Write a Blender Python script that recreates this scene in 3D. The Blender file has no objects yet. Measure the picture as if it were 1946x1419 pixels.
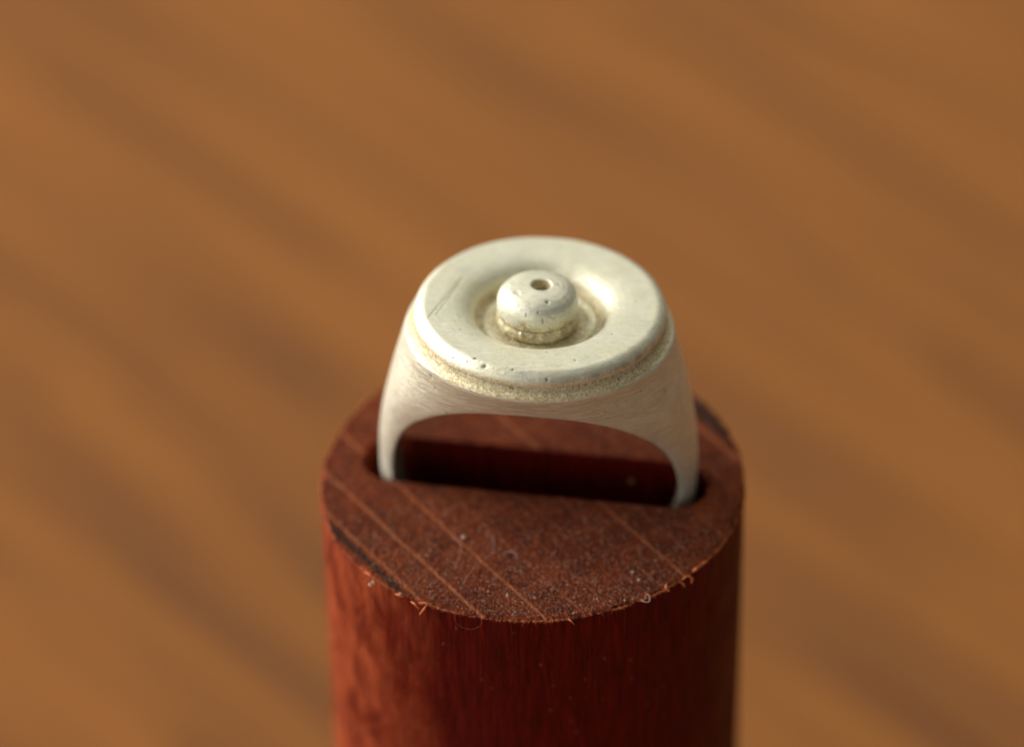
import bpy, math, random
import numpy as np
from mathutils import Matrix, Vector
random.seed(7); rng = np.random.default_rng(7)
MM = 0.001                       # everything below is measured in millimetres
HD = 60.0                       # height of the dowel top above the table
SC = bpy.context.scene
COL = SC.collection
# ------------------------------------------------------------------ camera
cam = bpy.data.cameras.new("camera"); camo = bpy.data.objects.new("camera", cam); COL.objects.link(camo)
R3 = Matrix(((0.9998374903103295, -0.00790101727724802, -0.016203916067612456),
             (0.017506787524848928, 0.6400283893599586, 0.768151790471035),
             (0.00430178573401731, -0.768310636877612, 0.6400626999757265)))
camo.matrix_world = Matrix.Translation(Vector((0.0, -195.47834994, 171.42991193 + HD)) * MM) @ R3.transposed().to_4x4()
cam.sensor_width = 36.0; cam.lens = 148.144
cam.clip_start = 0.01; cam.clip_end = 20
cam.dof.use_dof = True; cam.dof.focus_distance = 0.2490
cam.dof.aperture_fstop = 148.144 / 11.5; cam.dof.aperture_blades = 0
SC.camera = camo
# ------------------------------------------------------------------ light
SC.view_settings.view_transform = 'Standard'; SC.view_settings.look = 'None'
SC.view_settings.exposure = 0.07; SC.view_settings.gamma = 1.0
w = bpy.data.worlds.new("World"); SC.world = w; w.use_nodes = True
w.node_tree.nodes["Background"].inputs[0].default_value = (1.0, 0.97, 0.85, 1)
w.node_tree.nodes["Background"].inputs[1].default_value = 0.15
def area(name, loc, tgt, sx, sy, power, col):
    l = bpy.data.lights.new(name, 'AREA'); l.shape = 'RECTANGLE'; l.size = sx; l.size_y = sy
    l.energy = power; l.color = col
    o = bpy.data.objects.new(name, l); COL.objects.link(o); o.location = loc
    o.rotation_euler = (Vector(tgt) - Vector(loc)).to_track_quat('-Z', 'Y').to_euler()
area("window_light", (-0.92, 0.38, 0.50), (0, 0, 0.06), 0.72, 0.80, 18.0, (1.0, 0.97, 0.93))
area("far_window_light", (0.1, 1.5, 1.35), (0, 0, 0.06), 1.9, 1.3, 9.0, (1.0, 0.97, 0.84))
area("front_fill_light", (-0.85, -0.95, 0.38), (0, 0, 0.07), 1.2, 0.7, 5.0, (1.0, 0.98, 0.95))  # added soft fill from front left, brightens the front of the band
# ------------------------------------------------------------------ helpers
def props(o, label=None, cat=None, kind=None, group=None):
    if label: o["label"] = label
    if cat: o["category"] = cat
    if kind: o["kind"] = kind
    if group: o["group"] = group
    return o
def mesh_obj(name, V, F, mats, parent=None, smooth=True, attrs=None, loc=None, fm=None):
    me = bpy.data.meshes.new(name)
    V = np.asarray(V, dtype=np.float32) * MM
    if isinstance(F, np.ndarray):
        n, k = F.shape
        me.vertices.add(len(V)); me.vertices.foreach_set("co", V.ravel())
        me.loops.add(n * k); me.loops.foreach_set("vertex_index", F.astype(np.int32).ravel())
        me.polygons.add(n); me.polygons.foreach_set("loop_start", np.arange(0, n * k, k, dtype=np.int32))
        me.polygons.foreach_set("loop_total", np.full(n, k, dtype=np.int32))
        me.update(calc_edges=True)
    else:
        me.from_pydata(V.tolist(), [], [list(f) for f in F])
    if smooth: me.polygons.foreach_set("use_smooth", [True] * len(me.polygons))
    for m in (mats if isinstance(mats, (list, tuple)) else [mats]): me.materials.append(m)
    if fm is not None: me.polygons.foreach_set("material_index", np.asarray(fm, dtype=np.int32))
    for k_, v in (attrs or {}).items():
        a = me.attributes.new(k_, 'FLOAT', 'POINT'); a.data.foreach_set("value", np.asarray(v, dtype=np.float32))
    me.update()
    o = bpy.data.objects.new(name, me); COL.objects.link(o)
    if parent is not None: o.parent = parent
    if loc is not None: o.location = Vector(loc) * MM
    return o
def empty(name, loc=(0, 0, 0)):
    o = bpy.data.objects.new(name, None); COL.objects.link(o); o.location = Vector(loc) * MM
    o.empty_display_size = 0.005
    return o
_T = rng.random((32, 32, 32)).astype(np.float32) * 2 - 1
def vnoise(P):
    P = np.asarray(P); i = np.floor(P).astype(int); f = P - i; f = f * f * (3 - 2 * f)
    out = 0
    for a in (0, 1):
        for b in (0, 1):
            for c in (0, 1):
                wt = (f[..., 0] if a else 1 - f[..., 0]) * (f[..., 1] if b else 1 - f[..., 1]) * (f[..., 2] if c else 1 - f[..., 2])
                out = out + wt * _T[(i[..., 0] + a) % 32, (i[..., 1] + b) % 32, (i[..., 2] + c) % 32]
    return out
def grid_faces(n, m, wrap=True, off=0):      # n rows, m columns
    i = np.arange(n - 1)[:, None]; j = np.arange(m if wrap else m - 1)[None, :]
    a = i * m + j; b = i * m + (j + 1) % m
    return np.stack([a, b, b + m, a + m], -1).reshape(-1, 4) + off
class NT:
    def __init__(s, name):
        s.m = bpy.data.materials.new(name); s.m.use_nodes = True; s.t = s.m.node_tree
        s.b = s.t.nodes["Principled BSDF"]
    def n(s, typ, **kw):
        nd = s.t.nodes.new(typ)
        for k, v in kw.items(): setattr(nd, k, v)
        return nd
    def put(s, sock, v):
        if isinstance(v, bpy.types.NodeSocket): s.t.links.new(v, sock)
        else: sock.default_value = v
    def math(s, op, a, b=0.0, c=None, clamp=False):
        nd = s.n("ShaderNodeMath", operation=op, use_clamp=clamp); s.put(nd.inputs[0], a); s.put(nd.inputs[1], b)
        if c is not None: s.put(nd.inputs[2], c)
        return nd.outputs[0]
    def coord(s):
        tc = s.n("ShaderNodeTexCoord"); v = s.n("ShaderNodeVectorMath", operation='SCALE')
        s.put(v.inputs[0], tc.outputs["Object"]); v.inputs[3].default_value = 1000.0
        return v.outputs[0]
    def mul(s, v, xyz):
        nd = s.n("ShaderNodeVectorMath", operation='MULTIPLY'); s.put(nd.inputs[0], v); nd.inputs[1].default_value = xyz
        return nd.outputs[0]
    def noise(s, v, scale, det=3.0, rough=0.55, dist=0.0):
        nd = s.n("ShaderNodeTexNoise"); s.put(nd.inputs["Vector"], v); nd.inputs["Scale"].default_value = scale
        nd.inputs["Detail"].default_value = det; nd.inputs["Roughness"].default_value = rough
        nd.inputs["Distortion"].default_value = dist
        return nd.outputs["Fac"]
    def voro(s, v, scale, out="Distance"):
        nd = s.n("ShaderNodeTexVoronoi"); s.put(nd.inputs["Vector"], v); nd.inputs["Scale"].default_value = scale
        return nd.outputs[out]
    def rng(s, v, a, b, c=0.0, d=1.0, smooth=False):
        nd = s.n("ShaderNodeMapRange"); nd.interpolation_type = 'SMOOTHSTEP' if smooth else 'LINEAR'
        s.put(nd.inputs[0], v)
        for i, x in enumerate((a, b, c, d)): s.put(nd.inputs[i + 1], x)
        return nd.outputs[0]
    def mix(s, f, a, b):
        nd = s.n("ShaderNodeMix", data_type='RGBA'); s.put(nd.inputs[0], f); s.put(nd.inputs[6], a); s.put(nd.inputs[7], b)
        return nd.outputs[2]
    def n_comb(s, a, b):
        nd = s.n("ShaderNodeCombineXYZ"); s.put(nd.inputs[0], a); s.put(nd.inputs[1], b); return nd.outputs[0]
    def attr(s, name):
        nd = s.n("ShaderNodeAttribute", attribute_name=name); return nd.outputs["Fac"]
    def xyz(s, v):
        nd = s.n("ShaderNodeSeparateXYZ"); s.put(nd.inputs[0], v); return nd.outputs
    def bump(s, h, dist_mm, strength=1.0, normal=None):
        nd = s.n("ShaderNodeBump"); s.put(nd.inputs["Height"], h); nd.inputs["Distance"].default_value = dist_mm * MM
        s.put(nd.inputs["Strength"], strength)
        if normal is not None: s.put(nd.inputs["Normal"], normal)
        return nd.outputs[0]
def C4(r, g, b): return (r, g, b, 1.0)
# ------------------------------------------------------------------ materials
def silver(name, brush=(0.6, 0.6, 9.0), rough=0.40, bs=1.0, met=0.70):
    k = NT(name); v = k.coord()
    st = k.attr("stain"); dk = k.attr("dark")
    n1 = k.noise(v, 0.55, 4, 0.6); n2 = k.noise(v, 3.2, 5, 0.65); n3 = k.noise(v, 14.0, 3, 0.6)
    br = k.noise(k.mul(v, brush), 3.4, 3, 0.7)
    base = k.mix(k.rng(n1, 0.35, 0.68), C4(0.895, 0.878, 0.70), C4(0.80, 0.79, 0.615))
    # faint violet-grey tarnish patches
    base = k.mix(k.rng(k.noise(v, 0.9, 3, 0.5, 0.4), 0.55, 0.72, 0, 0.35), base, C4(0.66, 0.61, 0.62))
    base = k.mix(k.rng(n2, 0.60, 0.78, 0, 0.30), base, C4(0.55, 0.50, 0.40))
    scr = k.noise(k.mul(v, brush), 6.0, 4, 0.75, 0.15)
    base = k.mix(k.rng(scr, 0.50, 0.62, 0, 0.5 * bs), base, C4(0.60, 0.56, 0.44))
    base = k.mix(k.rng(scr, 0.44, 0.34, 0, 0.7 * bs), base, C4(0.96, 0.94, 0.86))
    # stains: golden-brown, grainy
    grain = k.rng(k.noise(v, 6.5, 4, 0.75), 0.42, 0.56)
    gold = k.mix(grain, C4(0.60, 0.44, 0.18), C4(0.95, 0.88, 0.60))
    sf = k.math('MULTIPLY', st, k.rng(n2, 0.25, 0.55, 0.62, 1.0), clamp=True)
    base = k.mix(sf, base, gold)
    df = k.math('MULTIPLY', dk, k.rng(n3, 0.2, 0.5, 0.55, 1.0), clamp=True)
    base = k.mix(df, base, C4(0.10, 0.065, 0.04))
    # scattered pin pores
    pores = k.voro(v, 1.7)
    pm = k.math('MULTIPLY', k.rng(pores, 0.050, 0.085, 1.0, 0.0), k.rng(k.noise(v, 0.8, 2), 0.50, 0.60))
    base = k.mix(k.math('MULTIPLY', pm, 0.75), base, C4(0.22, 0.14, 0.09))
    k.put(k.b.inputs["Base Color"], base)
    k.put(k.b.inputs["Metallic"], k.math('SUBTRACT', met, k.math('MAXIMUM', k.math('MULTIPLY', sf, 0.35), k.math('MULTIPLY', df, 0.7))))
    r = k.math('ADD', k.rng(n2, 0.3, 0.7, rough - 0.05, rough + 0.10), k.math('MULTIPLY', sf, 0.12))
    k.put(k.b.inputs["Roughness"], r)
    b1 = k.bump(k.math('ADD', br, scr), 0.11 * bs, 0.8)
    b2 = k.bump(n3, 0.018, 0.6, b1)
    b3 = k.bump(k.noise(v, 6.0, 3, 0.75), 0.06, k.math('MULTIPLY', st, 0.35), b2)
    b4 = k.bump(k.math('SUBTRACT', 1.0, pm), 0.05, 0.6, b3)
    k.put(k.b.inputs["Normal"], b4)
    return k.m
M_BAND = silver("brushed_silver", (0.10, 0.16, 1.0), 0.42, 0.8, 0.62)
M_DISC = silver("matte_silver", (0.22, 0.9, 0.9), 0.50, 0.5, 0.62)
def end_grain():
    k = NT("red_end_grain"); v = k.coord(); x, y, z = k.xyz(v)
    wob = k.math('MULTIPLY', k.math('SUBTRACT', k.noise(v, 0.22, 2), 0.5), 0.25)
    wob2 = k.math('MULTIPLY', k.math('SUBTRACT', k.noise(v, 2.2, 2), 0.5), 0.10)
    s = k.math('ADD', k.math('ADD', k.math('MULTIPLY', x, 0.809), k.math('MULTIPLY', y, 0.588)), k.math('ADD', wob, wob2))
    tot = None
    for s0, wd, stg in [(-9.66, 0.20, 1.0), (-6.80, 0.17, 1.0), (-4.72, 0.09, 0.55), (-3.1, 0.06, 0.4), (0.38, 0.09, 0.45),
                        (2.06, 0.17, 0.95), (3.55, 0.10, 0.45), (-11.75, 0.20, 0.7), (6.2, 0.12, .4), (9.3, .14, .5), (11.3, 0.30, 0.9), (-8.25, .055, .35), (-5.75, .05, .3), (-1.45, .06, .35), (1.25, .05, .4), (4.9, .055, .35), (7.6, .05, .3)]:
        g = k.math('MULTIPLY', k.rng(k.math('ABSOLUTE', k.math('SUBTRACT', s, s0)), wd * 0.15, wd * 0.85, 1.0, 0.0, True), stg)
        tot = g if tot is None else k.math('MAXIMUM', tot, g)
    tot = k.math('MULTIPLY', tot, k.rng(k.noise(v, 0.9, 3, 0.6), 0.32, 0.52, 0.65, 1.0))
    n0 = k.noise(v, 0.35, 3, 0.6, 0.5); n1 = k.noise(v, 2.6, 4, 0.7); n2 = k.noise(v, 6.5, 3, 0.65)
    c = k.mix(k.rng(n0, 0.35, 0.65), C4(0.125, 0.022, 0.007), C4(0.245, 0.044, 0.010))
    c = k.mix(k.rng(n1, 0.50, 0.62, 0, 0.9), c, C4(0.33, 0.068, 0.014))
    c = k.mix(k.rng(n2, 0.38, 0.50, 1.0, 0), c, C4(0.022, 0.009, 0.006))
    c = k.mix(k.rng(k.noise(v, 5.0, 2, 0.6), 0.36, 0.46, 0.6, 0), c, C4(0.035, 0.012, 0.008))
    # pale dust rubbed in the pores
    dust = k.rng(k.math('ADD', k.math('MULTIPLY', k.noise(v, 4.2, 3, 0.75), 0.7), k.math('MULTIPLY', k.noise(v, 0.5, 3), 0.3)), 0.55, 0.68)
    c = k.mix(k.math('MULTIPLY', dust, 0.34), c, C4(0.42, 0.15, 0.08))
    tt = k.math('ADD', k.math('ADD', k.math('MULTIPLY', x, 0.588), k.math('MULTIPLY', y, -0.809)), k.math('MULTIPLY', k.noise(v, 0.12, 2), 5.0))
    gr_ = k.noise(k.mul(k.n_comb(tt, s), (1.0, 0.05, 1)), 1.1, 3, 0.6)
    c = k.mix(k.rng(gr_, 0.54, 0.68, 0, 0.35), c, C4(0.30, 0.085, 0.028))
    c = k.mix(k.rng(gr_, 0.44, 0.32, 0, 0.35), c, C4(0.05, 0.015, 0.008))
    # darkened strips beyond the outermost rays, right at the rim
    d1 = k.math('MULTIPLY', k.rng(s, -12.02, -12.14, 0, 1, True), k.rng(s, -12.55, -12.42, 0, 1, True)); d2 = k.rng(s, 11.75, 12.0, 0, 1, True)
    c = k.mix(k.math('MULTIPLY', k.math('MAXIMUM', d1, d2), 0.85), c, C4(0.040, 0.018, 0.012))
    c = k.mix(k.math('MULTIPLY', tot, 0.95), c, C4(0.42, 0.125, 0.045))
    k.put(k.b.inputs["Base Color"], c); k.b.inputs["Roughness"].default_value = 0.75
    k.b.inputs["Specular IOR Level"].default_value = 0.10
    h = k.math('ADD', n2, k.math('MULTIPLY', n1, 0.6))
    b = k.bump(k.math('ADD', h, k.math('MULTIPLY', tot, 0.25)), 0.22, 0.9)
    k.put(k.b.inputs["Normal"], b)
    return k.m
def side_grain():
    k = NT("red_side_grain"); v = k.coord()
    fib = k.noise(k.mul(v, (2.2, 2.2, 0.16)), 2.2, 5, 0.65); fine = k.noise(k.mul(v, (9, 9, 0.5)), 1.5, 3, 0.6)
    blot = k.noise(k.mul(v, (1, 1, 0.5)), 0.55, 4, 0.6, 0.6)
    n2 = k.noise(v, 6, 3, 0.6)
    c = k.mix(k.rng(fib, 0.35, 0.65), C4(0.055, 0.0015, 0.0008), C4(0.135, 0.0045, 0.0018))
    xs = k.xyz(v)[0]
    fig = k.rng(k.math('ADD', xs, k.math('MULTIPLY', k.math('SUBTRACT', k.noise(k.mul(v, (1, 1, 0.3)), 0.45, 3, 0.6), 0.5), 7.0)), -5.5, -12.0, 0.0, 1.0)
    c = k.mix(k.math('MULTIPLY', k.rng(blot, 0.34, 0.62, 0.1, 0.95), fig), c, C4(0.41, 0.080, 0.027))
    c = k.mix(k.rng(fine, 0.30, 0.44, 0.7, 0), c, C4(0.035, 0.003, 0.002))
    c = k.mix(k.rng(k.voro(k.mul(v, (1, 1, 0.45)), 1.3), 0.02, 0.10, 0.5, 0), c, C4(0.45, 0.16, 0.06))
    # sliver of raw fibre right under the rim
    z = k.xyz(v)[2]
    k.put(k.b.inputs["Base Color"], c)
    k.put(k.b.inputs["Roughness"], k.rng(blot, 0.3, 0.7, 0.42, 0.62)); k.b.inputs["Specular IOR Level"].default_value = 0.12
    b = k.bump(k.math('ADD', fib, k.math('MULTIPLY', fine, 0.5)), 0.16, 0.7)
    b = k.bump(n2, 0.05, 0.6, b)
    b = k.bump(blot, 0.5, 0.5, b)
    k.put(k.b.inputs["Normal"], b)
    return k.m
def table_wood():
    k = NT("brown_table_wood"); v = k.coord(); g = k.attr("grain")
    rot = k.n("ShaderNodeMapping"); k.put(rot.inputs["Vector"], v); rot.inputs["Rotation"].default_value = (0, 0, math.radians(48))
    u = k.mul(rot.outputs[0], (0.06, 1.0, 1.0))
    f = k.noise(u, 0.35, 5, 0.65); f2 = k.noise(k.mul(rot.outputs[0], (0.03, 1, 1)), 4.0, 3, 0.6)
    t = k.math('ADD', g, k.math('MULTIPLY', k.math('SUBTRACT', f, 0.5), 0.7))
    c = k.mix(k.rng(t, -0.9, 0.0), C4(0.180, 0.074, 0.029), C4(0.312, 0.121, 0.033))
    c = k.mix(k.rng(t, 0.0, 0.8), c, C4(0.360, 0.142, 0.036))
    c = k.mix(k.rng(f2, 0.40, 0.30, 0, 0.5), c, C4(0.10, 0.045, 0.02))
    k.put(k.b.inputs["Base Color"], c); k.b.inputs["Roughness"].default_value = 0.6; k.b.inputs["Specular IOR Level"].default_value = 0.06
    k.put(k.b.inputs["Normal"], k.bump(f2, 0.05, 0.5))
    return k.m
def plain(name, col, rough=0.6, var=0.25, scale=8.0, metal=0.0):
    k = NT(name); v = k.coord(); n = k.noise(v, scale, 3, 0.6)
    k.put(k.b.inputs["Base Color"], k.mix(k.rng(n, 0.3, 0.7), C4(*[c * (1 - var) for c in col]), C4(*[min(1, c * (1 + var)) for c in col])))
    k.b.inputs["Roughness"].default_value = rough; k.b.inputs["Metallic"].default_value = metal
    k.put(k.b.inputs["Normal"], k.bump(n, 0.02, 0.5))
    return k.m
M_END = end_grain(); M_SIDE = side_grain(); M_TABLE = table_wood()
M_BURR = plain("raw_orange_fibre", (0.62, 0.17, 0.045), 0.6, 0.45, 4.0)
M_LINT = plain("pale_lint", (0.50, 0.38, 0.32), 0.55)
M_GOLD = plain("yellowish_crumb", (0.30, 0.17, 0.05), 0.6)
M_HAIR = plain("brown_hair", (0.26, 0.11, 0.06), 0.5)
M_DUST = plain("pale_dust", (0.60, 0.40, 0.29), 0.5, 0.7, 0.9)
# ------------------------------------------------------------------ tabletop
STREAKS = [(-0.55, 1.7, [[-51.5, 118.6], [-48.4, 116.1], [-35.7, 106.2], [-26.6, 93.8], [-18.4, 82.0]]),
(-0.4, 1.27, [[-44.8, 125.9], [-31.7, 111.6], [-18.8, 98.1]]),
(-0.4, 1.59, [[-50.1, 102.8], [-46.9, 98.9], [-30.8, 85.2]]),
(-0.3, 2.0, [[-45.7, 84.2], [-41.8, 78.1], [-34.4, 66.8], [-28.3, 54.8], [-18.4, 45.4], [-9.0, 35.5]]),
(-0.5, 1.82, [[-35.3, 81.4], [-29.3, 75.4], [-18.2, 59.3], [-9.1, 47.2]]),
(-0.55, 1.73, [[-17.5, 141.5], [-8.6, 132.0], [-1.4, 125.4], [6.1, 121.0], [15.5, 111.8], [22.2, 102.6], [28.4, 91.2], [39.0, 81.9], [44.1, 76.2]]),
(-0.8, 1.36, [[10.3, 136.2], [17.5, 129.9], [23.3, 122.6], [31.3, 114.9], [36.7, 108.0], [40.9, 102.1], [46.3, 96.2]]),
(-1.0, 1.4, [[20.6, 142.1], [26.5, 135.3], [36.0, 128.5], [45.9, 118.6], [50.5, 113.2]]),
(-0.55, 1.9, [[16.2, 50.9], [19.4, 47.4], [24.3, 43.4], [29.1, 38.3], [33.5, 32.8]]),
(-0.5, 1.82, [[34.9, 82.7], [36.9, 79.5], [41.6, 74.9], [45.6, 69.3]]),
(-0.3, 1.59, [[19.3, 70.0], [21.6, 67.0], [25.6, 62.6], [31.0, 52.3]]),
(0.6, 1.45, [[2.7, 132.1], [11.1, 123.8], [20.4, 115.3], [29.3, 104.3], [42.5, 94.5], [45.6, 90.3]]),
(0.5, 2.05, [[-38.6, 79.8], [-29.1, 70.0], [-19.8, 56.1], [-13.2, 47.3]]),
(0.5, 2.73, [[-51.3, 138.1], [-44.9, 134.0], [-29.2, 119.6], [-14.3, 104.0], [-4.8, 93.2]]),
(0.4, 2.27, [[-43.4, 57.4], [-36.5, 51.0], [-29.6, 40.0]]),
(0.35, 1.82, [[27.2, 89.4], [33.2, 78.5], [40.9, 68.1]]),
(0.4, 1.36, [[33.0, 137.3], [40.1, 131.8], [48.2, 123.9]])]
def seg_dist(P, a, b):
    a = np.array(a, float); b = np.array(b, float); d = b - a
    t = np.clip(((P - a) @ d) / (d @ d), 0, 1)
    return np.linalg.norm(P - a - t[:, None] * d, axis=1)
TX = np.concatenate([np.linspace(-450, -105, 70), np.arange(-100, 101, 1.25), np.linspace(105, 450, 70)])
TY = np.concatenate([np.linspace(-350, 15, 75), np.arange(20, 200, 1.25), np.linspace(204, 700, 90)])
gx, gy = np.meshgrid(TX, TY); P2 = np.stack([gx.ravel(), gy.ravel()], 1)
g = np.zeros(len(P2))
for wt, sg, pts in STREAKS:
    d = np.min([seg_dist(P2, pts[i], pts[i + 1]) for i in range(len(pts) - 1)], axis=0)
    g += 0.88 * wt * np.exp(-(d / sg) ** 2)
cs, sn = math.cos(math.radians(-48)), math.sin(math.radians(-48))
al = P2[:, 0] * cs + P2[:, 1] * sn; ac = -P2[:, 0] * sn + P2[:, 1] * cs
nz = vnoise(np.stack([al / 60, ac / 6, ac * 0 + 3], 1)) + 0.5 * vnoise(np.stack([al / 30, ac / 2.6, ac * 0 + 9], 1))
inside = np.exp(-((P2[:, 0] / 85) ** 8 + ((P2[:, 1] - 95) / 85) ** 8))
g += nz * (0.85 - 0.45 * inside) + 0.55 * vnoise(np.stack([al / 45, ac / 2.1, ac * 0 + 17], 1)) * inside
nX, nY = len(TX), len(TY)
top = np.stack([gx.ravel(), gy.ravel(), np.zeros(nX * nY)], 1)
F = grid_faces(nY, nX, wrap=False).tolist()
bi = [j for j in range(nX)] + [i * nX + nX - 1 for i in range(1, nY)] + [(nY - 1) * nX + j for j in range(nX - 2, -1, -1)] + [i * nX for i in range(nY - 2, 0, -1)]
low = top[bi].copy(); low[:, 2] = -24
n0 = len(top); nb = len(bi)
for q in range(nb): F.append([bi[q], n0 + q, n0 + (q + 1) % nb, bi[(q + 1) % nb]])
F.append([n0 + q for q in range(nb)][::-1])
tb = mesh_obj("tabletop", np.vstack([top, low]), F, M_TABLE, smooth=False, attrs={"grain": np.concatenate([g, g[bi]])})
props(tb, "warm brown wooden tabletop with blurred diagonal dark grain", None, "structure")
# ------------------------------------------------------------------ dowel
dowel = empty("wooden_dowel", (0, 0, 0))
props(dowel, "upright round red-brown wooden dowel with a slot across its sawn top", "dowel")
SLC = np.array([0.2, 0.80]); SLA = math.radians(-9.8); SLH = 8.62; SLR = 2.13
def racetrack(n):
    Ls = 2 * SLH; Le = math.pi * SLR; tot = 2 * Ls + 2 * Le
    t = (np.arange(n) / n * tot + Le / 2) % tot - 0      # shifted so that t=0 is on +x end
    s = (np.arange(n) / n) * tot
    P = np.zeros((n, 2))
    for i, q in enumerate(s):
        q = (q + 0) % tot
        if q < Le / 2: a = q / SLR; P[i] = (SLH + SLR * math.cos(a), SLR * math.sin(a))
        elif q < Le / 2 + Ls: P[i] = (SLH - (q - Le / 2), SLR)
        elif q < 1.5 * Le + Ls: a = math.pi / 2 + (q - Le / 2 - Ls) / SLR; P[i] = (-SLH + SLR * math.cos(a), SLR * math.sin(a))
        elif q < 1.5 * Le + 2 * Ls: P[i] = (-SLH + (q - 1.5 * Le - Ls), -SLR)
        else: a = 1.5 * math.pi + (q - 1.5 * Le - 2 * Ls) / SLR; P[i] = (SLH + SLR * math.cos(a), SLR * math.sin(a))
    c, s_ = math.cos(SLA), math.sin(SLA)
    return P @ np.array([[c, s_], [-s_, c]]) + SLC
NS = 1400
ang = np.arange(NS) / NS * 2 * math.pi + SLA
def dowel_xy(ang, z):
    r = 13.05 + 0 * ang
    ysc = np.where(np.sin(ang) < 0, 0.970, 1.005)
    x = r * np.cos(ang); y = r * np.sin(ang) * ysc
    # gentle hand-sanded waviness and fine fibre relief
    n = 0.06 * vnoise(np.stack([np.cos(ang) * 2.2 + 5, np.sin(ang) * 2.2 + 5, z * 0.05 + 0 * ang], 1)) \
        + 0.022 * vnoise(np.stack([np.cos(ang) * 42, np.sin(ang) * 42, z * 0.25 + 0 * ang], 1))
    return np.stack([x * (1 + n / 13), y * (1 + n / 13)], 1)
slot = racetrack(NS)
jag = 0.085 * vnoise(np.stack([np.arange(NS) / 9.0, np.zeros(NS), np.zeros(NS)], 1))[:, None]
sc_dir = slot - SLC; sc_dir /= np.linalg.norm(sc_dir, axis=1)[:, None]
V = []; rows_slot = 14
for z in np.concatenate([np.linspace(-10.6, -0.4, rows_slot - 2), [-0.12, 0.0]]):
    e = 0.08 if z == 0 else 0.0
    p = slot + sc_dir * (jag * (1 if z > -0.3 else 0.5) + e)
    V.append(np.column_stack([p, np.full(NS, HD + z)]))
nt = 78
rimn = vnoise(np.column_stack([np.cos(ang) * 60, np.sin(ang) * 60, 0 * ang])) * 0.11 + vnoise(np.column_stack([np.cos(ang) * 18, np.sin(ang) * 18, 0 * ang + 4])) * 0.13
outer = dowel_xy(ang, 0.0) * (1 - 0.10 / 13 + rimn[:, None] / 13)
inner = V[-1][:, :2]
for i in range(1, nt + 1):
    t = i / nt
    p = inner * (1 - t) + outer * t
    z = 0.034 * vnoise(np.column_stack([p * 5.5, 0 * p[:, 0]])) + 0.012 * vnoise(np.column_stack([p * 2.1, 0 * p[:, 0] + 5]))
    if t == 1: z = z - 0.07
    if i == 1: z = z * 0.5
    V.append(np.column_stack([p, HD + z]))
ntop = len(V)
zs = np.concatenate([[-0.16, -0.3, -0.5, -0.8, -1.2], np.linspace(-2, -60, 60)])
for z in zs:
    tap = 1 + 0.03 / 13 * 0
    p = dowel_xy(ang, z) * (1 + (rimn[:, None] / 13) * math.exp(z / 0.35))
    V.append(np.column_stack([p, np.full(NS, HD + z)]))
nr = len(V)
Vd = np.vstack(V)
Fd = grid_faces(nr, NS)
fm = np.zeros(len(Fd), dtype=int); fm[(ntop - 1) * NS:] = 1; fm[:(rows_slot - 2) * NS] = 1
Fl = Fd.tolist(); Fl.append(list(range(NS))); Fl.append(list(range((nr - 1) * NS, nr * NS))[::-1])
fm = np.concatenate([fm, [0, 0]])
body = mesh_obj("dowel_body", Vd, Fl, [M_END, M_SIDE], dowel, True, fm=fm)
# raw fibres torn up along the rim: very many, one part
def curl(V, F, base, d, up, L, wd, bend, n=3):
    side = np.cross(d, up); side /= np.linalg.norm(side) + 1e-9
    i0 = len(V)
    for k in range(n + 1):
        t = k / n; c = base + d * L * t + up * bend * L * t * t
        ww = wd * (1 - 0.75 * t)
        for a in (0, 2.094, 4.189):
            V.append(c + (side * math.cos(a) + up * math.sin(a) * 0.5) * ww)
    for k in range(n):
        for a in range(3):
            p, q = i0 + k * 3 + a, i0 + k * 3 + (a + 1) % 3
            F.append((p, q, q + 3, p + 3))
    F.append((i0 + n * 3, i0 + n * 3 + 1, i0 + n * 3 + 2)); F.append((i0 + 2, i0 + 1, i0))
def rim_pt(a):
    a_ = np.array([a]); p = dowel_xy(a_, 0.0)[0] * (1 - 0.06 / 13)
    return np.array([p[0], p[1], HD - 0.06])
VV, FF = [], []
for i in range(7500):
    a = rng.uniform(0, 2 * math.pi)
    dens = 0.12 + 1.1 * max(0, vnoise(np.array([[math.cos(a) * 11 + 3, math.sin(a) * 11 + 3, 1.0]]))[0] + 0.25)
    if rng.random() > dens: continue
    b = rim_pt(a) + rng.normal(0, 0.03, 3)
    o = np.array([math.cos(a), math.sin(a), 0]); tg = np.array([-o[1], o[0], 0])
    d = o * rng.uniform(0.1, 0.8) + tg * rng.uniform(-1, 1) + np.array([0, 0, rng.uniform(-0.7, 0.4)]); d /= np.linalg.norm(d)
    curl(VV, FF, b, d, np.array([0, 0, 1.0]), rng.uniform(0.05, 0.17) * (1 + (rng.random() < 0.04)), rng.uniform(0.012, 0.035), rng.uniform(-0.8, 0.8), 2)
fr = mesh_obj("rim_fibres", VV, FF, M_BURR, dowel); fr["kind"] = "stuff"
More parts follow.
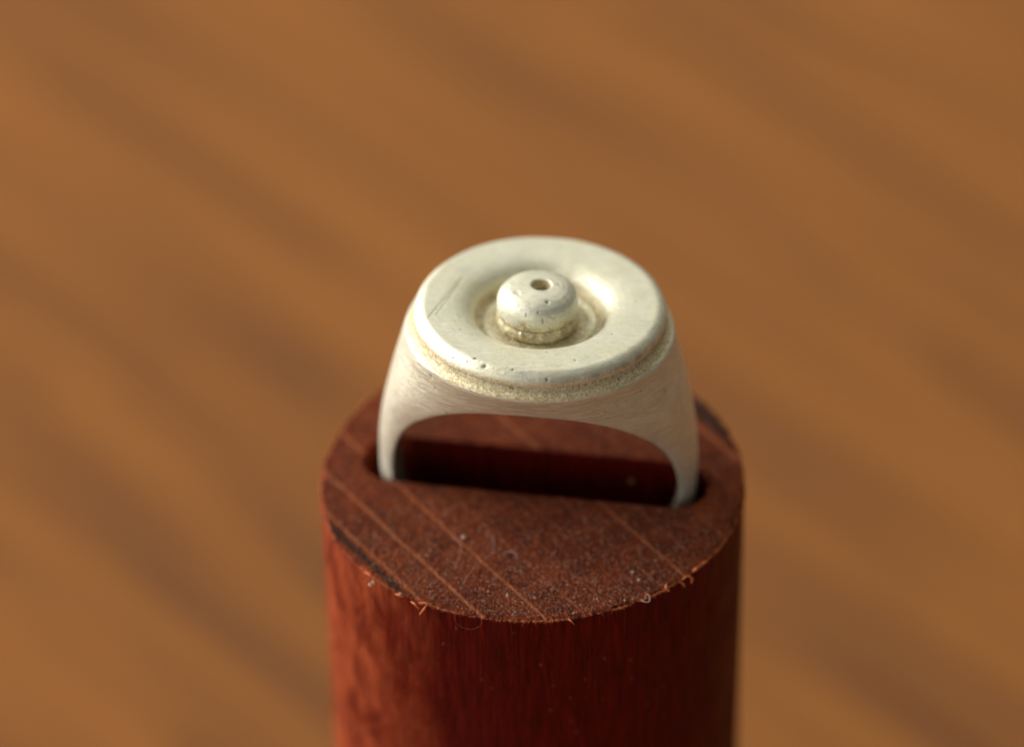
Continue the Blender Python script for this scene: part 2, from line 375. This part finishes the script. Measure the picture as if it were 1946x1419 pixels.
def splinter(pts, rad, name, mat, parent, seg=5):
    pts = [np.array(p, float) for p in pts]
    # Catmull-Rom through the points, tapered tube
    Q = []
    for i in range(len(pts) - 1):
        p0 = pts[max(i - 1, 0)]; p1 = pts[i]; p2 = pts[i + 1]; p3 = pts[min(i + 2, len(pts) - 1)]
        for t in np.linspace(0, 1, 7)[:-1]:
            Q.append(0.5 * ((2 * p1) + (-p0 + p2) * t + (2 * p0 - 5 * p1 + 4 * p2 - p3) * t * t + (-p0 + 3 * p1 - 3 * p2 + p3) * t ** 3))
    Q.append(pts[-1]); Q = np.array(Q); n = len(Q); base = Q[0].copy()
    V = []; up = np.array([0.13, 0.21, 0.97])
    for i in range(n):
        d = Q[min(i + 1, n - 1)] - Q[max(i - 1, 0)]; d /= np.linalg.norm(d) + 1e-9
        s = np.cross(d, up); s /= np.linalg.norm(s) + 1e-9; u = np.cross(s, d)
        rr = rad * (0.35 + 0.65 * math.sin(math.pi * (0.08 + 0.84 * i / (n - 1)))) * (1 + 0.3 * float(vnoise(np.array([[i * 0.7, rad * 90, 1.0]]))[0]))
        for k in range(seg):
            a = 2 * math.pi * k / seg; V.append(Q[i] - base + rr * (s * math.cos(a) + u * math.sin(a)))
    F = grid_faces(n, seg).tolist(); F.append(list(range(seg))[::-1]); F.append([(n - 1) * seg + k for k in range(seg)])
    return mesh_obj(name, V, F, mat, parent, True, loc=base)
Z = HD
for pts, r in [([(-7.35, -10.75, Z - .05), (-7.15, -11.0, Z + .0), (-6.85, -11.2, Z - .25)], 0.06),
               ([(-6.35, -11.05, Z + .1), (-6.55, -11.25, Z - .15), (-6.85, -11.4, Z - .5)], 0.06),
               ([(-6.9, -10.95, Z + .05), (-6.5, -11.05, Z + .12), (-6.1, -11.1, Z + .05)], 0.045),
               ([(6.9, -10.75, Z + .0), (6.75, -10.6, Z + .2), (6.6, -10.7, Z + .35)], 0.05),
               ([(7.9, -9.95, Z + .28), (7.95, -10.05, Z + .05), (8.1, -10.1, Z - .15)], 0.10),
               ([(8.9, -9.3, Z + .0), (9.2, -9.15, Z + .18), (9.5, -9.1, Z - .05), (9.45, -9.2, Z - .35)], 0.085),
               ([(9.55, -8.6, Z + .05), (9.8, -8.55, Z + .22), (10.0, -8.2, Z + .1)], 0.10),
               ([(10.1, -8.1, Z + .05), (10.35, -7.85, Z + .12), (10.5, -7.7, Z - .1)], 0.075),
               ([(8.7, -9.4, Z + .0), (8.95, -9.4, Z - .2), (9.05, -9.4, Z - .5)], 0.06),
               ([(-8.3, -10.1, Z + .0), (-8.1, -10.3, Z + .1), (-7.8, -10.4, Z + .0)], 0.06),
               ([(-10.2, -8.1, Z + .0), (-9.9, -8.4, Z + .08), (-9.6, -8.7, Z - .05)], 0.05),
               ([(2.0, -12.5, Z - .05), (2.2, -12.65, Z - .1), (2.35, -12.6, Z - .4)], 0.045)]:
    splinter(pts, r, "splinter", M_BURR, dowel)
# dust on the sawn face: uncountable
def in_slot(p):
    c, s = math.cos(-SLA), math.sin(-SLA); q = p - SLC; q = np.array([q[0] * c - q[1] * s, q[0] * s + q[1] * c])
    return abs(q[1]) < SLR + .1 and abs(q[0]) < SLH + SLR + .1
OCT = np.array([(1, 0, 0), (-1, 0, 0), (0, 1, 0), (0, -1, 0), (0, 0, 1), (0, 0, -1)], float)
OF = [(0, 2, 4), (2, 1, 4), (1, 3, 4), (3, 0, 4), (2, 0, 5), (1, 2, 5), (3, 1, 5), (0, 3, 5)]
VV, FF = [], []
cnt = 0
while cnt < 8500:
    rr = 12.7 * math.sqrt(rng.random()); a = rng.uniform(0, 2 * math.pi); p = np.array([rr * math.cos(a), rr * math.sin(a) * (0.97 if math.sin(a) < 0 else 1)])
    if in_slot(p): continue
    if rng.random() > 0.25 + 0.75 * (max(0, -p[1]) / 12.5) ** 2: continue
    s = 0.014 + 0.024 * rng.random() ** 2.5 + (0.05 * rng.random() if rng.random() < 0.012 else 0)
    i0 = len(VV)
    sc = OCT * s * rng.uniform(0.6, 1.3, (6, 1)) + np.array([p[0], p[1], Z + 0.012 + s * 0.4])
    VV += list(sc); FF += [tuple(i0 + q for q in f) for f in OF]; cnt += 1
du = mesh_obj("dust", VV, FF, M_DUST, None, False)
props(du, "fine pale dust specks scattered over the sawn top of the dowel", None, "stuff")
# ------------------------------------------------------------------ lint and crumbs lying on the dowel
def fibre(pts, r, label, mat=M_LINT, name="lint_fibre", cat="lint"):
    o = splinter(pts, r, name, mat, None); props(o, label, cat)
fibre([(-2.9, -4.9, Z + .12), (-2.45, -5.7, Z + .35), (-2.35, -6.6, Z + .2), (-2.8, -7.5, Z + .45), (-3.5, -8.3, Z + .5), (-4.0, -9.1, Z + .35), (-4.45, -9.9, Z + .1)], 0.011,
      "long thin whitish hair curving across the front left of the dowel top")
fibre([(-4.9, -5.3, Z + .1), (-4.45, -6.0, Z + .3), (-4.4, -6.9, Z + .15), (-4.75, -7.7, Z + .12), (-4.6, -8.2, Z + .1)], 0.010,
      "short wavy hair left of the long hair on the dowel top")
fibre([(-1.9, -6.95, Z + .1), (-1.5, -6.7, Z + .2), (-1.1, -6.9, Z + .2), (-1.0, -7.3, Z + .08)], 0.022,
      "small bent grey fibre in the middle of the dowel top")
fibre([(6.35, -11.0, Z + .05), (6.55, -11.25, Z + .1), (6.85, -11.2, Z + .05), (6.9, -10.95, Z + .25), (6.7, -10.85, Z + .3), (6.6, -11.05, Z + .2)], 0.035,
      "tiny curled white fibre hanging at the front right rim of the dowel")
fibre([(-4.6, -11.6, Z - .0), (-4.75, -12.0, Z - .2), (-4.5, -12.3, Z - .6), (-3.8, -12.5, Z - .75), (-3.2, -12.5, Z - .4), (-3.1, -12.2, Z + .05)], 0.007,
      "fine looped brown hair hanging over the front edge of the dowel", M_HAIR)
fibre([(-6.4, -9.6, Z + .06), (-6.0, -9.3, Z + .12), (-5.7, -9.0, Z + .06)], 0.014, "straight short fibre near the left front rim of the dowel top")
def crumb(loc, s, label, mat=None):
    V = OCT * np.array(s); 
    # subdivide once into an irregular lump
    import bmesh
    bm = bmesh.new(); bmesh.ops.create_icosphere(bm, subdivisions=2, radius=1.0)
    V = np.array([v.co[:] for v in bm.verts]); F = [[v.index for v in f.verts] for f in bm.faces]; bm.free()
    V = V * (1 + 0.35 * vnoise(V * 1.7 + np.array(loc))[:, None]) * np.array(s)
    props(mesh_obj("wood_crumb", V, F, mat or M_DUST, None, True, loc=loc), label, "crumb")
crumb((-9.62, -9.05, Z + .02), (.12, .09, .10), "larger pale crumb clinging to the left front rim of the dowel")
crumb((-9.82, -9.0, Z - .22), (.13, .10, .11), "smaller pale crumb just below the one on the left front rim")
crumb((-8.0, -10.15, Z + .06), (.12, .08, .08), "pale crumb on the rim beside the torn splinters at front left")
crumb((-4.2, -5.2, Z + .08), (.17, .12, .10), "blurred pale crumb on the dowel top below the ring's left leg")
crumb((5.95, -8.55, Z + .05), (.09, .09, .07), "round white crumb on the front right of the dowel top")
crumb((6.3, -9.25, Z + .05), (.10, .09, .07), "white crumb closest to the front right rim of the dowel")
crumb((6.2, 1.78, Z - 1.8), (.20, .14, .20), "blurred yellowish crumb stuck to the back wall inside the slot", M_GOLD)
# ------------------------------------------------------------------ signet ring
ring = empty("signet_ring")
A = Matrix(((0.9912557962567852, 0.12993018119899857, 0.023023779032170965), (-0.13137548870651652, 0.9880937615694625, 0.08006996512197531),
            (-0.012346147352546176, -0.08239457725545896, 0.9965233094536441)))
ring.matrix_world = Matrix.Translation(Vector((0.38862, 0.86678, 0.34554 + HD)) * MM) @ A.to_4x4()
props(ring, "matte silver signet ring with round dished head and central knob, standing in the dowel slot", "ring")
RH = 8.78; ZF = 12.24
kz = np.array([-12, 0, 1.0, 2.3, 4.0, 5.5, 7.0, 8.8, 10.6, 11.8, 13.5])
kY = np.array([2.85, 2.95, 3.2, 3.65, 4.45, 5.3, 6.2, 7.08, 7.95, 8.2, 8.4])
kX = np.array([9.85, 9.85, 9.88, 9.86, 9.68, 9.40, 9.06, 8.60, 8.13, 7.80, 7.3])
zz = np.linspace(-13, 14.5, 1101)
def smooth_tab(k):
    t = np.interp(zz, kz, k); g_ = np.exp(-np.linspace(-2.2, 2.2, 81) ** 2); g_ /= g_.sum()
    return np.convolve(np.pad(t, 40, mode='edge'), g_, mode='valid')
TYt, TXt = smooth_tab(kY), smooth_tab(kX)
def smax(a, b, k): h = np.clip(0.5 + 0.5 * (a - b) / k, 0, 1); return b + (a - b) * h + k * h * (1 - h)
def zlip(ca2): return 10.60 + 0.02 * np.clip(ca2, 0, 1) ** 1.3
def ztop(r, ca2):
    q = np.clip((7.98 - r) / 0.62, 0, 1.2); zl = zlip(ca2)
    return zl + np.maximum(11.62 - zl, 0.05) * q ** 1.7 - 1.1 * np.clip((7.1 - r) / 0.35, 0, 1)
def norm_grad(F, h):
    gx_, gy_, gz_ = np.gradient(F, h); return F / np.maximum(np.sqrt(gx_ ** 2 + gy_ ** 2 + gz_ ** 2), 0.25)
H = 0.125
ax = np.arange(-10.4, 10.4, H); ay = np.arange(-8.8, 8.8, H); az = np.arange(-10.4, 12.4, H)
X, Y, Zg = np.meshgrid(ax, ay, az, indexing='ij'); X = X.astype(np.float32); Y = Y.astype(np.float32); Zg = Zg.astype(np.float32)
def body_f(X, Y, Z, norm=True, h=H):
    u = np.where(Z > 0, np.abs(X), np.hypot(X, Z))
    Xz = np.interp(Z, zz, TXt); Yz = np.interp(Z, zz, TYt)
    p = np.interp(Z, [6.0, 9.5], [2.3, 2.0])
    o = (((u / Xz) ** p + (np.abs(Y) / Yz) ** p) ** (1 / p) - 1) * np.minimum(Xz, Yz)
    r = np.hypot(X, Y); ca2 = (X / np.maximum(r, 1e-3)) ** 2
    t = Z - ztop(r, ca2)
    if norm: o = norm_grad(o, h); t = norm_grad(t, h)
    f = smax(o, t, 0.15)
    return smax(f, RH - np.hypot(X, Z), 0.16)
Fg = body_f(X, Y, Zg)
def surface_nets(F, ax, ay, az):
    s = F < 0; nx, ny, nz = F.shape
    cs_ = sum(s[i:nx - 1 + i, j:ny - 1 + j, k:nz - 1 + k].astype(np.int8) for i in (0, 1) for j in (0, 1) for k in (0, 1))
    act = (cs_ > 0) & (cs_ < 8)
    idx = -np.ones(act.shape, dtype=np.int64); I = np.argwhere(act); idx[act] = np.arange(len(I))
    acc = np.zeros((len(I), 3)); cn = np.zeros(len(I))
    i, j, k = I.T
    offs = [(a, b, c) for a in (0, 1) for b in (0, 1) for c in (0, 1)]
    for a in offs:
        for d in range(3):
            if a[d]: continue
            b = list(a); b[d] = 1
            fa = F[i + a[0], j + a[1], k + a[2]]; fb = F[i + b[0], j + b[1], k + b[2]]
            m = (fa < 0) != (fb < 0); t = np.where(m, fa / np.where(m, fa - fb, 1), 0)
            p = np.repeat(np.array(a, float)[None], len(I), 0); p[:, d] += t
            acc[m] += p[m]; cn[m] += 1
    P = acc / cn[:, None] + I
    quads = []
    for d in range(3):
        sl0 = [slice(None)] * 3; sl1 = [slice(None)] * 3; sl0[d] = slice(0, -1); sl1[d] = slice(1, None)
        a = s[tuple(sl0)]; b = s[tuple(sl1)]
        E = np.argwhere(a != b); u_, v_ = (d + 1) % 3, (d + 2) % 3
        E = E[(E[:, u_] > 0) & (E[:, v_] > 0) & (E[:, u_] < F.shape[u_] - 1) & (E[:, v_] < F.shape[v_] - 1)]
        def at(du_, dv_):
            q = E.copy(); q[:, u_] += du_; q[:, v_] += dv_; return idx[q[:, 0], q[:, 1], q[:, 2]]
        Q = np.stack([at(-1, -1), at(0, -1), at(0, 0), at(-1, 0)], 1)
        ins = a[tuple(E.T)]
        Q[~ins] = Q[~ins][:, ::-1]; quads.append(Q)
    Q = np.vstack(quads); Q = Q[(Q >= 0).all(1)]
    P = P * (ax[1] - ax[0]) + np.array([ax[0], ay[0], az[0]])
    return P, Q
Pb, Qb = surface_nets(Fg, ax, ay, az)
# pull the vertices onto the exact surface along the gradient
gr = np.gradient(Fg, H)
def samp(G, P):
    q = (P - np.array([ax[0], ay[0], az[0]])) / H; i = np.clip(np.floor(q).astype(int), 0, np.array(G.shape) - 2); f = q - i; o = 0
    for a in (0, 1):
        for b in (0, 1):
            for c in (0, 1):
                wt = (f[:, 0] if a else 1 - f[:, 0]) * (f[:, 1] if b else 1 - f[:, 1]) * (f[:, 2] if c else 1 - f[:, 2])
                o = o + wt * G[i[:, 0] + a, i[:, 1] + b, i[:, 2] + c]
    return o
for _ in range(3):
    gv = np.stack([samp(g_, Pb) for g_ in gr], 1); g2 = (gv ** 2).sum(1) + 1e-6
    Pb = Pb - np.clip(samp(Fg, Pb) / g2, -0.06, 0.06)[:, None] * gv * 0.9
gv = np.stack([samp(g_, Pb) for g_ in gr], 1); nb_ = gv / (np.linalg.norm(gv, axis=1)[:, None] + 1e-9)
# Laplacian touch-up of grid stair-steps
for _ in range(2):
    s_ = np.zeros_like(Pb); c_ = np.zeros(len(Pb))
    for a, b in ((0, 1), (1, 2), (2, 3), (3, 0)):
        np.add.at(s_, Qb[:, a], Pb[Qb[:, b]]); np.add.at(c_, Qb[:, a], 1)
        np.add.at(s_, Qb[:, b], Pb[Qb[:, a]]); np.add.at(c_, Qb[:, b], 1)
    Pb = Pb * 0.5 + (s_ / c_[:, None]) * 0.5
r_ = np.hypot(Pb[:, 0], Pb[:, 1]); ca2 = (Pb[:, 0] / np.maximum(r_, 1e-3)) ** 2
cove = np.clip((8.02 - r_) / 0.10, 0, 1) * np.clip((Pb[:, 2] - 10.5) / 0.1, 0, 1)
# rough cast surface inside the groove, soft hammering elsewhere, casting pits
disp = cove * 0.018 * vnoise(Pb * 5.5) + 0.012 * vnoise(Pb * 0.9) + 0.004 * vnoise(Pb * 3.0)
dark = np.zeros(len(Pb))
for c, s, dp in [((-6.15, -5.75, 9.95), 0.13, 0.10), ((-5.95, -5.95, 9.2), 0.10, 0.05), ((6.6, -4.6, 9.5), 0.05, 0.05), ((4.6, -6.0, 8.9), 0.06, 0.05),
                 ((-5.0, -5.9, 7.4), 0.05, 0.05), ((7.9, -3.0, 8.6), .05, .04)]:
    d = np.linalg.norm(Pb - np.array(c), axis=1)
    if d.min() > 0.02: c2 = Pb[np.argmin(d)]; d = np.linalg.norm(Pb - c2, axis=1)
    gq = np.exp(-(d / s) ** 2); disp -= gq * dp; dark = np.maximum(dark, gq * 0.8)
Pb = Pb + nb_ * disp[:, None]
inner_dark_refl = np.clip((8.95 - np.hypot(Pb[:, 0], Pb[:, 2])) / 0.1, 0, 1)  # dark reflection of the slot wood, painted into the band's inner colour
sp = np.clip(vnoise(Pb * 6.0) * 2.2 - 1.0, 0, 1) * cove * 0.5 + cove * np.clip((7.72 - r_) / 0.12, 0, 1) * 0.30
band = mesh_obj("band", Pb, Qb, M_BAND, ring, True, attrs={"stain": np.clip(cove * 0.95 + inner_dark_refl * 0.3, 0, 1), "dark": np.clip(dark + sp + inner_dark_refl * np.clip((np.abs(Pb[:, 0]) - 4) / 3, 0.3, 1) * 0.95, 0, 1)})
# --- lathe parts
def dense(prof, step):
    pr = np.array(prof, float); out = [pr[0]]
    for a, b in zip(pr[:-1], pr[1:]):
        n = max(1, int(math.ceil(np.linalg.norm(b - a) / step)))
        for i in range(1, n + 1): out.append(a + (b - a) * i / n)
    out = np.array(out)
    for _ in range(3):
        o2 = out.copy(); o2[1:-1] = out[1:-1] * 0.5 + (out[:-2] + out[2:]) * 0.25; out = o2
    return out
def lathe(prof, nseg, step):
    pr = dense(prof, step); a = np.arange(nseg) / nseg * 2 * math.pi
    R_, A_ = np.meshgrid(pr[:, 0], a, indexing='ij'); Zr = np.repeat(pr[:, 1][:, None], nseg, 1)
    P = np.stack([R_ * np.cos(A_), R_ * np.sin(A_), Zr], -1)
    d = np.gradient(pr, axis=0); nr_ = np.stack([-d[:, 1], d[:, 0]], 1); nr_ /= np.linalg.norm(nr_, axis=1)[:, None] + 1e-9
    N = np.stack([nr_[:, 0][:, None] * np.cos(A_), nr_[:, 0][:, None] * np.sin(A_), np.repeat(nr_[:, 1][:, None], nseg, 1)], -1)
    return P.reshape(-1, 3), N.reshape(-1, 3), R_.ravel(), A_.ravel(), len(pr)
# profile runs from the dish floor outward, over the face and down the rim (normals point up / out)
DP = [(1.9, -1.36), (2.9, -1.36), (3.15, -1.28), (3.35, -1.28), (3.5, -1.40), (3.72, -1.46), (3.86, -1.30), (3.92, -1.05), (4.02, -0.78), (4.18, -0.54), (4.42, -0.34), (4.75, -0.18), (5.15, -0.075),
      (5.6, -0.02), (6.0, 0.0), (7.02, 0.0), (7.16, -0.03), (7.34, -0.12), (7.50, -0.24), (7.62, -0.40), (7.66, -0.62), (7.63, -0.84), (7.54, -0.94), (7.2, -0.97), (6.6, -0.97), (2.0, -1.6)]
P, N, Rr, Aa, nrow = lathe(DP, 1300, 0.052)
N = -N if N[(nrow // 2) * 1300][2] < 0 else N
x, y = P[:, 0], P[:, 1]; zr = P[:, 2]
onface = (zr > -0.9) & (Rr > 3.9)
# flat spots and file marks on the rim; front right is facetted, left is rounded away
left = np.clip(-np.cos(Aa - 0.5), 0, 1) ** 1.5
edge = np.clip((Rr - 6.9) / 0.45, 0, 1) ** 1.5 * np.clip((zr + 0.85) / 0.5, 0, 1)
disp = -0.16 * left * edge + 0.02 * vnoise(np.column_stack([x * 0.7, y * 0.7, zr])) + 0.0035 * vnoise(np.column_stack([x * 4, y * 4, zr * 4]))
fr_right = np.exp(-((Aa - 5.45) / 0.55) ** 2) * np.exp(-((zr + 0.5) / 0.22) ** 2) * (Rr > 7.2)
disp += -0.03 * fr_right * (1 + vnoise(np.column_stack([x * 5, y * 5, zr * 5])))
dark = np.zeros(len(P)); stain = np.zeros(len(P))
P2_ = P[:, :2]
for a, b, wd, dp, dk in [((-6.44, -2.45), (-4.96, 2.19), 0.055, 0.035, 0.55), ((-6.01, -2.05), (-5.04, 1.55), 0.05, 0.03, 0.45), ((-6.2, -1.2), (-5.3, 1.9), 0.035, .012, .2)]:
    d = seg_dist(P2_, a, b); q = np.exp(-(d / wd) ** 2) * onface; disp -= q * dp; dark = np.maximum(dark, q * dk * 0.6)
for c, s, dp in [((-2.5, -6.84), .10, .08), ((-3.11, -6.27), .07, .06), ((1.02, -4.95), .05, .06), ((2.76, -5.7), .05, .04), ((-.76, -7.1), .05, .05), ((-4.52, -6.0), .04, .04), ((-4.1, -6.5), .04, .04),
                 ((-5.3, -4.9), .04, .03), ((-3.6, -6.4), .035, .04), ((4.6, -2.6), .04, .03), ((5.7, 1.0), .04, .03), ((-4.4, -3.4), .04, .03), ((.5, 6.2), .05, .03), ((1.3, -7.45), .07, .05)]:
    q = np.exp(-(((x - c[0]) / (s * 1.5)) ** 2 + ((y - c[1]) / s) ** 2)) * onface * (zr > -0.55); disp -= q * dp; dark = np.maximum(dark, q * 0.95)
stain = np.maximum(stain, np.clip((-0.75 - zr) / 0.35, 0, 1) * (Rr < 4.1) * np.clip(0.45 + 0.6 * vnoise(P * 1.6), 0, 0.9))
stain = np.maximum(stain, np.exp(-((Rr - 3.70) / 0.22) ** 2) * 0.95 * (zr < -0.8))
stain = np.maximum(stain, np.clip((-0.55 - zr) / 0.2, 0, 1) * (Rr > 7) * 0.8)
stain = np.maximum(stain, (Rr > 4.0) * 0.22 * np.clip(0.3 + vnoise(P * 0.7), 0, 1))
dark = np.maximum(dark, np.exp(-((Rr - 3.80) / 0.16) ** 2) * (zr < -0.8) * (0.30 + 0.25 * vnoise(P * 1.5)))
dark = np.maximum(dark, fr_right * np.clip(0.42 + 0.5 * vnoise(P * 2.2), 0, 0.6))
dark = np.maximum(dark, np.clip((-0.9 - zr) / 0.3, 0, 1) * (Rr < 4.1) * np.clip(vnoise(P * 3 + 5) * 0.7 - 0.25, 0, 0.35))
P = P + N * disp[:, None]; P[:, 2] += ZF
mesh_obj("round_head", P, grid_faces(nrow, 1300)[:, ::-1], M_DISC, ring, True, attrs={"stain": stain, "dark": dark})
# --- knob in the dish
KP = [(2.25, -1.42), (2.42, -1.28), (2.50, -1.02), (2.47, -0.82), (2.37, -0.68), (2.33, -0.58), (2.36, -0.49), (2.42, -0.40), (2.45, -0.2), (2.45, 0.10), (2.43, 0.42), (2.34, 0.72), (2.12, 0.98),
      (1.75, 1.18), (1.30, 1.29), (0.8, 1.33), (0.66, 1.33), (0.58, 1.26), (0.55, 1.05), (0.50, 0.80), (0.3, 0.74), (0.02, 0.72)]
P, N, Rr, Aa, nrow = lathe(KP, 520, 0.040)
N = -N if N[5 * 520][0] * math.cos(Aa[5 * 520]) < 0 else N
zr = P[:, 2].copy()
capm = np.clip((zr + 0.1) / 0.6, 0, 1); sh = np.clip(1 - Rr / 2.45, 0, 1) * (zr > 0)
P[:, 0] += 0.27 * sh; P[:, 1] += 0.12 * sh
x, y = P[:, 0], P[:, 1]
disp = 0.03 * vnoise(np.column_stack([x * 1.1, y * 1.1, zr * 1.1])) + 0.006 * vnoise(P * 4.5)
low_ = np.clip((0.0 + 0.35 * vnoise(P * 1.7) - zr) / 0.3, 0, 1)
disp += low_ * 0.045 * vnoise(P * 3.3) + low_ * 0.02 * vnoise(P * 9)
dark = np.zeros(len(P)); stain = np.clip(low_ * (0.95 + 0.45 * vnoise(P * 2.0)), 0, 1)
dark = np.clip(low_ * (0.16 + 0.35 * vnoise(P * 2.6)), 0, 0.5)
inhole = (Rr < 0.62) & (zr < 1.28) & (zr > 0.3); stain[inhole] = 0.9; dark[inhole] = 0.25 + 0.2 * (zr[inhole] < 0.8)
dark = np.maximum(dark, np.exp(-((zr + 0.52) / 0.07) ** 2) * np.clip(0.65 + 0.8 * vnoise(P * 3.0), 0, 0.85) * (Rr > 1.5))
for c, s, dp, dk in [((0.76, -1.50), .10, .10, .9), ((-1.2, -0.74), .16, .05, .25), ((-1.05, -0.95), .07, .05, .4), ((1.2, 0.35), .09, .04, .4), ((1.3, .2), .05, .04, .5),
                     ((0.3, -2.2), .05, .04, .8), ((-.4, -2.3), .04, .04, .8), ((-.9, -1.9), .035, .03, .8), ((1.9, -.9), .05, .04, .6), ((1.7, -.8), .04, .03, .6), ((-.15, -2.05), .03, .03, .7), ((.6, -2.35), .05, .04, .6), ((-1.7, -1.2), .03, .03, .8)]:
    q = np.exp(-(((x - c[0]) / (s * 1.15)) ** 2 + ((y - c[1]) / s) ** 2)) * (zr > 0.2); disp -= q * dp; dark = np.maximum(dark, q * dk)
P = P + N * disp[:, None]; P[:, 2] += ZF; P[:, 0] -= 0.14; P[:, 1] -= 0.12
kn = mesh_obj("knob", P, grid_faces(nrow, 520)[:, ::-1] if True else None, M_DISC, ring, True, attrs={"stain": stain, "dark": dark})
import bmesh
def bead(loc, r):
    bm = bmesh.new(); bmesh.ops.create_icosphere(bm, subdivisions=3, radius=1.0)
    V = np.array([v.co[:] for v in bm.verts]); F = [[v.index for v in f.verts] for f in bm.faces]; bm.free()
    mesh_obj("casting_bead", V * r * (1 + 0.1 * vnoise(V * 2)[:, None]), F, M_DISC, kn, True, loc=loc, attrs={"stain": np.zeros(len(V)), "dark": np.zeros(len(V))})
bead((-0.85, -2.38, ZF - 0.72), (0.13));
